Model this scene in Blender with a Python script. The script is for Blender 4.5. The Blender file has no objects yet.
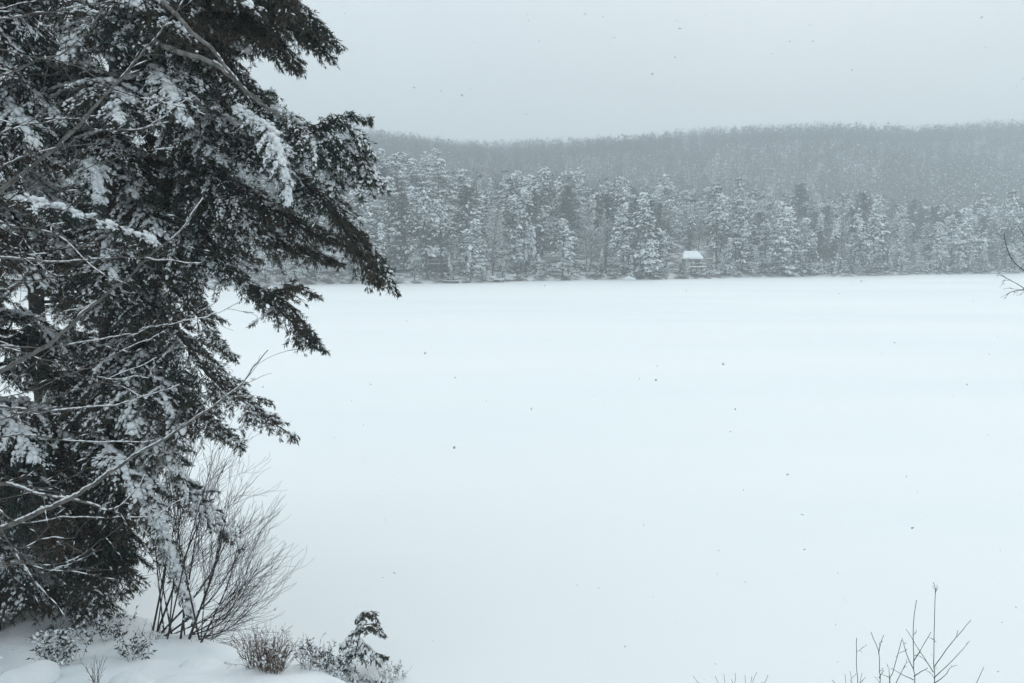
import bpy, math
import numpy as np
from mathutils import Vector

R = np.random.default_rng(11)
scene = bpy.context.scene
COL = scene.collection
rad = math.radians

# ------------------------------------------------------------------ camera
F = 740.0; CX, CY = 512.0, 341.5
CAMZ = 8.0
TH = math.atan(93.5 / F)
CT, ST = math.cos(TH), math.sin(TH)

def at(px, py, d):
    """world point seen at pixel (px,py) standing d metres out (along y)"""
    xc = (px - CX) / F; yc = -(py - CY) / F
    v = np.array([xc, yc * ST + CT, yc * CT - ST])
    v = v * (d / v[1])
    return v + np.array([0, 0, CAMZ])

# ------------------------------------------------------------------ mesh helpers
ICO = None
def _ico():
    t = (1 + 5 ** .5) / 2
    v = np.array([[-1,t,0],[1,t,0],[-1,-t,0],[1,-t,0],[0,-1,t],[0,1,t],[0,-1,-t],[0,1,-t],[t,0,-1],[t,0,1],[-t,0,-1],[-t,0,1]], float)
    v /= np.linalg.norm(v[0])
    f = np.array([[0,11,5],[0,5,1],[0,1,7],[0,7,10],[0,10,11],[1,5,9],[5,11,4],[11,10,2],[10,7,6],[7,1,8],
                  [3,9,4],[3,4,2],[3,2,6],[3,6,8],[3,8,9],[4,9,5],[2,4,11],[6,2,10],[8,6,7],[9,8,1]])
    return v, f
ICOV, ICOF = _ico()
OCTV = np.array([[1,0,0],[-1,0,0],[0,1,0],[0,-1,0],[0,0,1],[0,0,-1]], float)
OCTF = np.array([[0,2,4],[2,1,4],[1,3,4],[3,0,4],[2,0,5],[1,2,5],[3,1,5],[0,3,5]])

def nrm(a):
    return a / np.maximum(np.linalg.norm(a, axis=-1, keepdims=True), 1e-9)

class Buf:
    def __init__(s):
        s.v = []; s.n = 0; s.q = []; s.t = []; s.qm = []; s.tm = []
    def add(s, v, f, m=0):
        v = np.asarray(v, float).reshape(-1, 3); f = np.asarray(f, int)
        if len(f) == 0: return
        if f.shape[1] == 4:
            s.q.append(f + s.n); s.qm.append(np.full(len(f), m))
        else:
            s.t.append(f + s.n); s.tm.append(np.full(len(f), m))
        s.v.append(v); s.n += len(v)
    def data(s):
        v = np.concatenate(s.v)
        q = np.concatenate(s.q) if s.q else np.zeros((0, 4), int)
        t = np.concatenate(s.t) if s.t else np.zeros((0, 3), int)
        m = np.concatenate(s.qm + s.tm)
        return v, q, t, m
    def mesh(s, name, mats, smooth=False, origin=None):
        v, q, t, m = s.data()
        if origin is not None: v = v - np.asarray(origin)
        me = bpy.data.meshes.new(name)
        me.vertices.add(len(v)); me.vertices.foreach_set('co', v.astype(np.float32).ravel())
        loops = np.concatenate([q.ravel(), t.ravel()]).astype(np.int32)
        me.loops.add(len(loops)); me.loops.foreach_set('vertex_index', loops)
        st = np.concatenate([np.arange(len(q)) * 4, len(q) * 4 + np.arange(len(t)) * 3]).astype(np.int32)
        me.polygons.add(len(st)); me.polygons.foreach_set('loop_start', st)
        for mm in mats: me.materials.append(mm)
        me.polygons.foreach_set('material_index', m.astype(np.int32))
        me.polygons.foreach_set('use_smooth', np.full(len(st), smooth))
        me.update(calc_edges=True)
        return me

    # --- shapes
    def tube(s, pts, radii, n=6, m=0, cap=True):
        pts = np.asarray(pts, float); k = len(pts)
        radii = np.asarray(radii, float) * np.ones(k)
        tan = np.gradient(pts, axis=0); tan = nrm(tan)
        ref = np.array([0, 0, 1.0]) if abs(tan[:, 2].mean()) < .8 else np.array([1.0, 0, 0])
        a = nrm(np.cross(tan, ref)); b = np.cross(tan, a)
        ang = np.arange(n) * 2 * np.pi / n
        v = pts[:, None, :] + radii[:, None, None] * (np.cos(ang)[None, :, None] * a[:, None, :] + np.sin(ang)[None, :, None] * b[:, None, :])
        v = v.reshape(-1, 3)
        i = np.arange(k - 1)[:, None] * n; j = np.arange(n)[None, :]; j2 = (j + 1) % n
        f = np.stack([i + j, i + j2, i + n + j2, i + n + j], -1).reshape(-1, 4)
        base = s.n
        s.add(v, f, m)
        if cap:
            vv = np.stack([pts[0], pts[-1]])
            s.add(vv, np.zeros((0, 3), int))
            o = len(v)
            c = np.concatenate([np.stack([np.arange(n), np.roll(np.arange(n), -1)[...], np.full(n, 0)], -1)]) if False else None
    def blades(s, P, D, L, W, m=0, S=None):
        """leaf-like diamonds: base P, direction D, length L, width W"""
        n = len(P)
        if n == 0: return
        D = nrm(D)
        if S is None: S = R.normal(size=(n, 3))
        S = nrm(np.cross(D, S)) * (np.asarray(W) * np.ones(n))[:, None] * .5
        DL = D * (np.asarray(L) * np.ones(n))[:, None]
        v = np.stack([P, P + DL * .45 + S, P + DL, P + DL * .45 - S], 1)
        f = np.arange(n * 4).reshape(n, 4)
        s.add(v, f, m)
    def sticks(s, A, B, ra, rb, m=0):
        n = len(A)
        if n == 0: return
        T = nrm(B - A)
        a = nrm(np.cross(T, np.array([.31, .17, .93]) + 0 * T)); b = np.cross(T, a)
        ra = np.asarray(ra) * np.ones(n); rb = np.asarray(rb) * np.ones(n)
        vs = []
        for (Q, r) in ((A, ra), (B, rb)):
            for k in range(3):
                c, d = math.cos(k * 2.0944), math.sin(k * 2.0944)
                vs.append(Q + r[:, None] * (c * a + d * b))
        v = np.stack(vs, 1)
        f0 = np.array([[0, 1, 4, 3], [1, 2, 5, 4], [2, 0, 3, 5]])
        f = (np.arange(n)[:, None, None] * 6 + f0[None]).reshape(-1, 4)
        s.add(v, f, m)
    def lumps(s, C, D, L, W, H, m=0, tpl='ico', jit=.18):
        """rounded lumps of snow: centre C, long axis D, half sizes L,W,H"""
        n = len(C)
        if n == 0: return
        tv, tf = (ICOV, ICOF) if tpl == 'ico' else (OCTV, OCTF)
        D = nrm(D)
        side = nrm(np.cross(D, np.array([0, 0, 1.0]) + 1e-4 * R.normal(size=(n, 3))))
        up = np.cross(side, D)
        o = np.ones(n)
        k = len(tv)
        tvj = tv[None] * (1 + jit * R.normal(size=(n, k, 1)))
        v = C[:, None] + tvj[:, :, 0:1] * (D * (L * o)[:, None])[:, None] + tvj[:, :, 1:2] * (side * (W * o)[:, None])[:, None] + tvj[:, :, 2:3] * (up * (H * o)[:, None])[:, None]
        f = (np.arange(n)[:, None, None] * k + tf[None]).reshape(-1, 3)
        s.add(v, f, m)
    def box(s, lo, hi, m=0):
        x0, y0, z0 = lo; x1, y1, z1 = hi
        v = [[x0,y0,z0],[x1,y0,z0],[x1,y1,z0],[x0,y1,z0],[x0,y0,z1],[x1,y0,z1],[x1,y1,z1],[x0,y1,z1]]
        f = [[0,3,2,1],[4,5,6,7],[0,1,5,4],[1,2,6,5],[2,3,7,6],[3,0,4,7]]
        s.add(v, f, m)

def link(name, me, parent=None, loc=(0, 0, 0)):
    o = bpy.data.objects.new(name, me); COL.objects.link(o)
    o.location = loc
    if parent is not None: o.parent = parent
    return o
def tag(o, label=None, cat=None, group=None, kind=None):
    if label: o['label'] = label
    if cat: o['category'] = cat
    if group: o['group'] = group
    if kind: o['kind'] = kind
    return o
def thing(name, label, cat, loc=(0, 0, 0), group=None):
    o = bpy.data.objects.new(name, None); COL.objects.link(o)
    o.empty_display_size = .3
    o.location = loc
    return tag(o, label, cat, group)
def part(name, buf, mats, root, smooth=False, parent=None):
    """buf holds world coordinates; root is the thing (unrotated empty)"""
    if buf.n == 0: return None
    me = buf.mesh(name, mats if isinstance(mats, (list, tuple)) else [mats], smooth, origin=root.location)
    return link(name, me, parent or root)

# smooth pseudo-noise
_k = R.normal(size=(14, 3)); _p = R.uniform(0, 6.28, 14)
def noise3(P, sc):
    P = np.asarray(P) / sc
    return np.sin(P @ _k.T + _p).sum(-1) / 5.0     # about -1..1

def resample(pts, n):
    pts = np.asarray(pts, float)
    # Catmull-Rom through the points, then even spacing
    P = np.vstack([2 * pts[0] - pts[1], pts, 2 * pts[-1] - pts[-2]])
    out = []
    for i in range(1, len(P) - 2):
        t = np.linspace(0, 1, 12, endpoint=False)[:, None]
        a, b, c, d = P[i - 1], P[i], P[i + 1], P[i + 2]
        out.append(.5 * ((2 * b) + (-a + c) * t + (2 * a - 5 * b + 4 * c - d) * t ** 2 + (-a + 3 * b - 3 * c + d) * t ** 3))
    out.append(pts[-1:]); out = np.vstack(out)
    L = np.r_[0, np.cumsum(np.linalg.norm(np.diff(out, axis=0), axis=1))]
    u = np.linspace(0, L[-1], n)
    return np.stack([np.interp(u, L, out[:, i]) for i in range(3)], -1), L[-1]

# ------------------------------------------------------------------ materials
def mat(name, c1, c2=None, scale=3.0, rough=.8, spec=.3, bump=0.0, bscale=20.0, detail=5.0, stops=(.4, .6), coord='Object'):
    m = bpy.data.materials.new(name); m.use_nodes = True
    nt = m.node_tree; b = nt.nodes['Principled BSDF']
    b.inputs['Roughness'].default_value = rough
    b.inputs['Specular IOR Level'].default_value = spec
    b.inputs['Base Color'].default_value = (*c1, 1)
    tc = nt.nodes.new('ShaderNodeTexCoord')
    if c2 is not None:
        no = nt.nodes.new('ShaderNodeTexNoise'); no.inputs['Scale'].default_value = scale; no.inputs['Detail'].default_value = detail
        nt.links.new(tc.outputs[coord], no.inputs['Vector'])
        cr = nt.nodes.new('ShaderNodeValToRGB')
        cr.color_ramp.elements[0].position = stops[0]; cr.color_ramp.elements[1].position = stops[1]
        cr.color_ramp.elements[0].color = (*c1, 1); cr.color_ramp.elements[1].color = (*c2, 1)
        nt.links.new(no.outputs['Fac'], cr.inputs['Fac']); nt.links.new(cr.outputs['Color'], b.inputs['Base Color'])
    if bump:
        n2 = nt.nodes.new('ShaderNodeTexNoise'); n2.inputs['Scale'].default_value = bscale; n2.inputs['Detail'].default_value = 6
        nt.links.new(tc.outputs[coord], n2.inputs['Vector'])
        bp = nt.nodes.new('ShaderNodeBump'); bp.inputs['Strength'].default_value = bump; bp.inputs['Distance'].default_value = .1
        nt.links.new(n2.outputs['Fac'], bp.inputs['Height']); nt.links.new(bp.outputs['Normal'], b.inputs['Normal'])
    return m

M_SNOW = mat('snow', (.84, .88, .90), (.90, .92, .93), 2.0, .65, .25, .25, 9)
M_BSNOW = mat('bank_snow', (.82, .87, .90), (.90, .92, .93), .7, .65, .25, .5, 2.2)
M_NEEDLE = mat('pine_needles', (.021, .044, .031), (.064, .056, .040), .8, .6, .25)
M_HEM = mat('hemlock_needles', (.016, .042, .034), (.070, .052, .036), .9, .6, .25)
M_BARK = mat('pine_bark', (.045, .040, .036), (.12, .105, .095), 14, .9, .2, .8, 40)
M_GBARK = mat('grey_bark', (.13, .12, .11), (.24, .23, .215), 9, .85, .2, .4, 60)
M_TWIG = mat('twig_bark', (.030, .026, .024), (.065, .055, .05), 8, .85, .2)
M_RED = mat('dry_stems', (.10, .062, .046), (.19, .13, .10), 6, .9, .2)
M_FARN = mat('far_needles', (.028, .036, .030), (.055, .058, .045), .35, .7, .2)
M_FARB = mat('far_bark', (.05, .045, .042), (.09, .08, .075), 1.0, .9, .1)
M_FART = mat('far_twigs', (.075, .070, .068), (.12, .11, .105), .5, .9, .1)

# ------------------------------------------------------------------ ground, lake, hills
def shore(x):
    return 178 + .37 * x + 2.5 * np.sin(x * .11) + 1.5 * np.sin(x * .31 + 1)

KX = np.array([-400, -60, -35, 33, 118, 220, 600.]); KZ = np.array([26, 23, 20, 14.5, 8, 7, 9.])
CXW = (np.array([-400, 100, 370, 460, 500, 600, 700, 800, 900, 1000, 1100, 1500]) - 512) / 740 * 620
CZW = 8 + (248 - np.array([126, 126, 128, 140, 141, 136, 128, 123, 126, 120, 117, 122.])) / 740 * 620 - 18.5
def hill_z(x, y):
    s = y - shore(x)
    k = np.interp(x, KX, KZ)
    near = k * np.clip(s / 95, 0, 1) ** .9
    near = np.where(s < 0, s * .12, near + .35 * np.clip(s / 3, 0, 1))
    t = np.clip((y - 330) / 290, 0, 1); t = t * t * (3 - 2 * t)
    cz = np.interp(x, CXW, CZW)
    far = cz * t
    z = np.maximum(near, near * (1 - t) + far)
    z = z + np.clip(s / 60, 0, 1) * 1.2 * np.sin(x * .05 + 1.3) * np.sin(y * .043)
    back = np.clip((y - 640) / 300, 0, 1)
    return z * (1 - back * .6)

def grid_mesh(name, xs, ys, zf, m, smooth=True):
    X, Y = np.meshgrid(xs, ys)
    Z = zf(X, Y)
    v = np.stack([X, Y, Z], -1).reshape(-1, 3)
    nx, ny = len(xs), len(ys)
    i = (np.arange(ny - 1)[:, None] * nx + np.arange(nx - 1)[None]).ravel()
    f = np.stack([i, i + 1, i + nx + 1, i + nx], -1)
    b = Buf(); b.add(v, f)
    return link(name, b.mesh(name, [m], smooth))

def bank_z(x, y):
    # snowy shelf under the trees at left; its rim runs obliquely and drops to the ice
    edge = np.where(x < -2.9, np.minimum(9.5 - .72 * (x + 2.9), 13.4), 9.5 - .6 * (x + 2.9))
    edge = np.where(x > -1.3, np.maximum(8.55 - 1.5 * (x + 1.3), 5.0), edge)
    edge = edge + .12 * np.sin(x * 1.7) + .06 * np.sin(x * 4.3 + 1)
    top = 2.22 + (10 - y) * .27
    e = np.maximum(y - edge + .25, 0)
    z = top - (.05 * e + .95 * e * e / (.55 + e))
    n = .025 * np.sin(x * 9.1 + 2 * np.sin(y * 3.1)) * np.sin(y * 7.3 + 1.5 * np.sin(x * 2.7)) + .07 * np.sin(x * 1.1 + .7 * y) + .045 * np.sin(x * 2.3 - y * 1.9 + 1) + .02 * np.sin(x * 5 + y * 4.1)
    return np.maximum(z + n, -.35 - .01 * np.maximum(y, 0))
def gz(x, y):
    return float(np.maximum(bank_z(np.array(float(x)), np.array(float(y))), 0))

def hit(px, py):
    """where the sight line through a pixel meets the bank"""
    ds = np.arange(5, 16, .02)
    P = np.array([at(px, py, d_) for d_ in ds])
    gap = P[:, 2] - np.maximum(bank_z(P[:, 0], P[:, 1]), 0)
    i = int(np.argmax(gap <= 0)) if (gap <= 0).any() else 0
    j = np.argmin(gap[:400]); 
    if P[i, 2] < .9: i = j                     # sight line passes over the rim: stand on the rim
    return np.array([P[i, 0], P[i, 1], gz(P[i, 0], P[i, 1])]), float(ds[i])

def lake_z(x, y): return 0 * x
M_LAKE = mat('lake_snow', (.82, .853, .857), (.88, .898, .90), .035, .6, .35, .5, .22, coord='Object', detail=7, stops=(.36, .62))
nt = M_LAKE.node_tree
mp = nt.nodes.new('ShaderNodeMapping'); mp.inputs['Scale'].default_value = (.45, 1.5, 1); mp.inputs['Rotation'].default_value = (0, 0, .35)
tcn = [n_ for n_ in nt.nodes if n_.type == 'TEX_COORD'][0]
nt.links.new(tcn.outputs['Object'], mp.inputs['Vector'])
for n_ in nt.nodes:
    if n_.type == 'TEX_NOISE': nt.links.new(mp.outputs['Vector'], n_.inputs['Vector'])
lk = grid_mesh('frozen_lake', np.linspace(-700, 700, 57), np.linspace(-120, 420, 40), lake_z, M_LAKE)
tag(lk, kind='structure')
M_FLOOR = mat('forest_floor', (.12, .106, .10), (.78, .80, .80), .35, .9, .1, .3, .5, stops=(.42, .60))
hl = grid_mesh('hillside', np.linspace(-690, 690, 231), np.r_[np.linspace(60, 330, 110), np.linspace(334, 940, 90)], hill_z, M_FLOOR)
tag(hl, kind='structure')
bk = grid_mesh('snowy_bank', np.linspace(-24, 24, 481), np.linspace(-13, 18, 311), bank_z, M_BSNOW)
tag(bk, kind='structure')

# ------------------------------------------------------------------ far trees
def far_pine(seed, h, rmax, snow, base=.18, up=.15, top=.5):
    """white-pine like: whorls of level limbs with pads of needles and snow"""
    g = np.random.default_rng(seed)
    tr, cr = Buf(), Buf()
    n = 9
    zz = np.linspace(0, h, n)
    wob = np.cumsum(g.normal(0, .10, (n, 2)), 0)
    tp = np.c_[wob, zz]; tp[0, :2] = 0
    tr.tube(tp, np.linspace(h * .0145, .03, n), 6)
    P = []; D = []; Sz = []
    z = h * base
    while z < h * .985:
        t = (z / h - base) / (1 - base)
        prof = (1 - t) ** top * (.55 + .45 * min(1, t / .25))
        nb = g.integers(3, 6)
        a0 = g.uniform(0, 6.28)
        for k in range(nb):
            if g.random() < .12: continue
            az = a0 + k * 6.28 / nb + g.normal(0, .3)
            L = max(.5, rmax * prof * g.uniform(.45, 1.15))
            e = up + .35 * t + g.normal(0, .12)
            d = np.array([math.cos(az), math.sin(az), math.sin(e)])
            c = np.array([np.interp(z, zz, tp[:, 0]), np.interp(z, zz, tp[:, 1]), z])
            m = max(2, int(L / .55))
            u = np.linspace(.25, 1, m)
            pts = c + d * (u * L)[:, None]; pts[:, 2] -= .16 * L * u ** 2.2
            tr.sticks(c[None], pts[-1:], .05, .015)
            jit = g.normal(0, .18, (m, 3)) * np.array([1, 1, .6])
            P.append(pts + jit); D.append(np.tile(d, (m, 1))); Sz.append(np.full(m, .75 + .25 * (1 - t)))
            # side pads
            sd = np.array([-d[1], d[0], 0])
            for sg in (-1, 1):
                q = pts[m // 3:] + sg * sd * (.25 + .25 * g.random()) * min(L, 2.2) * .45
                q = q + g.normal(0, .15, q.shape); q[:, 2] -= .1
                P.append(q); D.append(np.tile(d + sg * sd * .7, (len(q), 1))); Sz.append(np.full(len(q), .7))
        z += g.uniform(.5, .95) * (1 - .35 * t)
    P = np.concatenate(P); D = np.concatenate(D); Sz = np.concatenate(Sz)
    N = len(P)
    nb = 7
    idx = np.repeat(np.arange(N), nb)
    dd = nrm(D[idx]) * .5 + g.normal(0, .75, (len(idx), 3)); dd[:, 2] = dd[:, 2] * .6 - .12
    cr.blades(P[idx] + g.normal(0, .12, (len(idx), 3)), dd, Sz[idx] * g.uniform(.35, .75, len(idx)), Sz[idx] * g.uniform(.12, .26, len(idx)), 0, g.normal(size=(len(idx), 3)))
    # snow pads
    f_ = noise3(P + seed * 7, 1.5) * .55 + g.normal(0, .28, N)
    keep = f_ > np.quantile(f_, 1 - .66 * snow)
    C = P[keep]; k = len(C); s = Sz[keep]
    dn = nrm(D[keep]) + g.normal(0, .25, (k, 3)); dn[:, 2] -= .8
    cr.lumps(C + np.array([0, 0, .14]), dn, s * g.uniform(.3, .95, k), s * g.uniform(.24, .50, k), s * g.uniform(.15, .32, k), 1, 'ico', .2)
    return tr.mesh('trunk', [M_FARB]), cr.mesh('crown', [M_FARN, M_SNOW])

def far_bare(seed, h, w, snow=.35):
    g = np.random.default_rng(seed)
    tr, cr = Buf(), Buf()
    zz = np.linspace(0, h * .8, 7)
    tp = np.c_[np.cumsum(g.normal(0, .12, (7, 2)), 0), zz]; tp[0, :2] = 0
    tr.tube(tp, np.linspace(h * .012, .04, 7), 5)
    A = []; B = []; r0 = []
    nl = 46
    for k in range(nl):
        z = h * g.uniform(.2, .8)
        c = np.array([np.interp(z, zz, tp[:, 0]), np.interp(z, zz, tp[:, 1]), z])
        az = g.uniform(0, 6.28); L = w * g.uniform(.5, 1) * (1.15 - z / h * .6)
        d = np.array([math.cos(az), math.sin(az), g.uniform(.4, 1.1)])
        e = c + d * L * .8
        A.append(c); B.append(e); r0.append(.05)
        for j in range(14):
            u = g.uniform(.3, 1); p = c + (e - c) * u
            d2 = d * .7 + g.normal(0, .6, 3); d2[2] += .3
            q = p + d2 * g.uniform(.4, 1.0)
            A.append(p); B.append(q); r0.append(.022)
            for i in range(3):
                p2 = p + (q - p) * g.uniform(.3, 1)
                q2 = p2 + (d2 * .5 + g.normal(0, .55, 3)) * g.uniform(.3, .7)
                A.append(p2); B.append(q2); r0.append(.014)
    A = np.array(A); B = np.array(B); r0 = np.array(r0)
    cr.sticks(A, B, r0, r0 * .5, 0)
    keep = g.random(len(A)) < snow
    T = B[keep] - A[keep]; C = (A[keep] + B[keep]) / 2 + np.array([0, 0, .05])
    cr.lumps(C, T, np.linalg.norm(T, axis=1) * .45, .05, .045, 1, 'oct', .1)
    return tr.mesh('trunk', [M_FARB]), cr.mesh('crown', [M_FART, M_SNOW])

KINDS = []
for i, (h, rm, sn, bs, tp_) in enumerate([(20, 5.6, .95, .04, .50), (22, 5.4, .85, .12, .45), (18, 5.8, .95, .03, .55), (21, 5.0, .60, .18, .42), (19, 5.6, .88, .05, .60), (23, 5.6, .74, .10, .48), (17, 5.2, .85, .06, .40), (22, 6.2, .7, .2, .38), (20, 4.4, .9, .08, .7), (24, 5.0, .58, .26, .5)]):
    KINDS.append(('pine', far_pine(100 + i, h, rm, sn, bs, .15, tp_), h, sn))
for i, (h, rm, sn) in enumerate([(17, 2.6, .7), (14, 2.9, .85), (19, 2.5, .55)]):
    KINDS.append(('spruce', far_pine(200 + i, h, rm, sn, .06, -.18, .95), h, sn))
for i, (h, w) in enumerate([(15, 4.2), (13, 4.0), (17, 4.0)]):
    KINDS.append(('bare', far_bare(300 + i, h, w), h, .35))

NP = 10
DARK = [('pine', far_pine(400 + i, h, rm, sn, bs, .15, tp_), h, sn) for i, (h, rm, sn, bs, tp_) in enumerate(
    [(20, 5.2, .16, .06, .5), (22, 5.0, .24, .15, .45), (17, 5.0, .20, .04, .6), (19, 4.6, .10, .1, .5)])]
def place_far(kind, x, y, sc, rz, label, group, cat='tree'):
    nm = {'pine': 'pine_tree', 'spruce': 'spruce_tree', 'bare': 'bare_tree'}[kind[0]]
    z = float(hill_z(np.array(x), np.array(y))) - .1
    o = thing(nm, label, cat, (x, y, z), group)
    o.rotation_euler = (R.normal(0, .03), R.normal(0, .03), rz); wq = sc * R.uniform(.85, 1.2); o.scale = (wq, wq * R.uniform(.9, 1.1), sc)
    for n_, me in zip(('trunk', 'crown'), kind[1]):
        link(n_, me, o)
    return o

ORD = ['first', 'second', 'third', 'fourth', 'fifth', 'sixth', 'seventh', 'eighth', 'ninth', 'tenth', 'eleventh', 'twelfth',
       'thirteenth', 'fourteenth', 'fifteenth', 'sixteenth', 'seventeenth', 'eighteenth', 'nineteenth', 'twentieth',
       'twenty-first', 'twenty-second', 'twenty-third', 'twenty-fourth', 'twenty-fifth', 'twenty-sixth', 'twenty-seventh', 'twenty-eighth', 'twenty-ninth', 'thirtieth']
def pxof(x, y): return CX + F * x / (y * CT)
CABX = 48.0
g = np.random.default_rng(5)
# front row: along the shore; the cottage sits in a gap
front = []
x = -66.0
while x < 178:
    y = float(shore(np.array(x))) + g.uniform(1.5, 6)
    if not (CABX - 3.4 < x < CABX + 5.2):
        front.append([x, y])
    x += g.uniform(4.2, 8.0)
left = [p for p in front if p[0] < CABX]; right = [p for p in front if p[0] >= CABX]
left.sort(key=lambda p: -p[0])
def front_kind():
    r = g.random()
    if r < .68: return KINDS[g.integers(0, NP)]
    if r < .86: return KINDS[NP + g.integers(0, 3)]
    return KINDS[NP + 3 + g.integers(0, 3)]
KW = {'pine': 'pine', 'spruce': 'spruce', 'bare': 'bare tree'}
for side, lst in (('left', left), ('right', right)):
    for i, (x, y) in enumerate(lst):
        k = front_kind(); sc = g.uniform(.62, 1.08)
        w = {'pine': 'broad', 'spruce': 'narrow', 'bare': 'leafless'}[k[0]]
        w += ' heavily snowed' if k[3] > .65 else ' snow-dusted'
        if k[0] == 'bare': w = 'grey leafless'
        w = ('tall ' if k[2] * sc > 20 else 'short ' if k[2] * sc < 14 else '') + w
        place_far(k, x, y, sc, g.uniform(0, 6.28),
                  f"{w} {KW[k[0]]}, {ORD[i]} waterside tree to the {side} of the cottage", 'trees along the far shore')
# small trees crowding the waterline
small = []
x = -62.0
while x < 172:
    if not (CABX - 1.2 < x < CABX + 5.4): small.append([x, float(shore(np.array(x))) + g.uniform(.6, 2.4)])
    x += g.uniform(2.8, 8.5)
small += [[CABX - 4.0, float(shore(np.array(CABX - 4.0))) + 1.4]]
for side in ('left', 'right'):
    lst = sorted([p for p in small if (p[0] < CABX + 1) == (side == 'left')], key=lambda p: abs(p[0] - CABX))
    for i, (x, y) in enumerate(lst):
        k = KINDS[NP + g.integers(0, 3)] if g.random() < .55 else KINDS[g.integers(0, NP)]
        place_far(k, x, y, g.uniform(.22, .45), g.uniform(0, 6.28),
                  f"small snowed-over {KW[k[0]]} at the ice edge, {ORD[min(i, 29)]} small tree {side} of the cottage", 'small trees at the far ice edge')
# rows behind
BL = {'pine': 'snowy pine', 'spruce': 'snowy spruce', 'bare': 'grey bare tree'}
for ri, (s0, step) in enumerate([(13, 5.2), (25, 5.6), (39, 6.0), (55, 6.4), (72, 6.8), (90, 7.2)]):
    row = ['second', 'third', 'fourth', 'fifth', 'sixth', 'hindmost'][ri]
    x = -80 + g.uniform(0, 3) - ri * 3
    while x < 178 + 7 * ri:
        xx = x + g.normal(0, .8); yy = float(shore(np.array(xx))) + s0 + g.uniform(-5, 5)
        if pxof(xx, yy) > 262 and not (ri == 0 and CABX - 5.5 < xx < CABX + 7):
            r_ = g.random(); dk = (.36, .26, .20, .18, .18, .18)[ri]
            k = DARK[g.integers(0, 4)] if r_ < dk else KINDS[NP + 3 + g.integers(0, 3)] if r_ < dk + .2 else KINDS[NP + g.integers(0, 3)] if r_ < dk + .28 else KINDS[g.integers(0, NP)]
            place_far(k, xx, yy, g.uniform(.78, 1.12) * (.95 if ri > 2 else 1), g.uniform(0, 6.28),
                      f"{BL[k[0]] if k[3] > .3 else 'dark pine'} in the {row} row of the wood across the lake", f"{BL[k[0]] if k[3] > .3 else 'dark pine'}s of the {row} row across the lake")
        x += step * 1.22 * g.uniform(.65, 1.35)

for px_, lr in ((428, 'left'), (442, 'right')):
    xx = (px_ - 512) / 740 * 172; yy = float(shore(np.array(xx))) + 2.2
    xx = (px_ - 512) / 740 * yy
    place_far(KINDS[9], xx, yy, .92 if lr == 'left' else .84, g.uniform(0, 6.28), f"dark bare-trunked pine before the low cottage, {lr} of the pair", 'bare-trunked pines before the low cottage')
# the hillside wood behind: one mass
fb = Buf()
g = np.random.default_rng(9)
N = 15000
yy = np.r_[g.uniform(285, 640, N)]
xx = (g.uniform(-.42, .78, N)) * yy
x2_ = g.uniform(-270, -70, 1500); xx = np.r_[xx, x2_]; yy = np.r_[yy, shore(x2_) + g.uniform(5, 170, 1500)]
s = yy - shore(xx); ok = (s > 98) | ((xx < -70) & (s > 4))
xx, yy = xx[ok], yy[ok]; N = len(xx)
zz = hill_z(xx, yy)
hh = g.uniform(8, 16, N); ww = g.uniform(2.2, 4.2, N)
fade = np.clip((yy - shore(xx) - 98) / 150, 0, 1)
ever = (noise3(np.c_[xx, yy, 0 * xx], 45) * 1.1 + g.normal(0, .45, N)) > -.45 + 1.0 * fade
hh = hh * (1.30 - .42 * fade); ww = ww * (1.15 - .2 * fade)
nb = 26
idx = np.repeat(np.arange(N), nb)
u = g.random(len(idx)); az = g.uniform(0, 6.28, len(idx))
rr = ww[idx] * np.where(ever[idx], (1 - u) ** .7, np.sin(np.pi * np.clip(u * .85 + .12, 0, 1)) ** .8) * np.sqrt(g.random(len(idx)))
P = np.c_[xx[idx] + rr * np.cos(az), yy[idx] + rr * np.sin(az), zz[idx] + hh[idx] * (.18 + .82 * u)]
D = np.c_[np.cos(az) * .6, np.sin(az) * .6, np.where(ever[idx], -.2, .9)] + g.normal(0, .4, (len(idx), 3))
e = ever[idx]
fb.blades(P[e], D[e], g.uniform(1.0, 2.2, e.sum()), g.uniform(.5, 1.1, e.sum()), 0, g.normal(size=(e.sum(), 3)))
fb.blades(P[~e], D[~e], g.uniform(1.2, 2.8, (~e).sum()), g.uniform(.16, .4, (~e).sum()), 1, g.normal(size=((~e).sum(), 3)))
fb.sticks(np.c_[xx, yy, zz], np.c_[xx, yy, zz + hh], .16, .04, 1)
# snow patches on them
kk = np.where(e, g.random(len(idx)) < .36 * (1 - fade[idx]) ** 1.4 + .008, g.random(len(idx)) < .02 - .016 * fade[idx])
Ps = P[kk] + np.array([0, 0, .25]); k = len(Ps)
dh = np.c_[np.cos(az[kk]), np.sin(az[kk]), g.normal(-.45, .25, k)]
fb.lumps(Ps, dh, g.uniform(.4, 1.0, k), g.uniform(.3, .5, k), g.uniform(.1, .2, k), 2, 'oct', .2)
fo = link('hillside_forest', fb.mesh('hillside_forest', [M_FARN, M_FART, M_SNOW]))
tag(fo, 'hazy snow-dusted wood covering the hill behind the shore trees', 'forest', kind='stuff')

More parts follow.
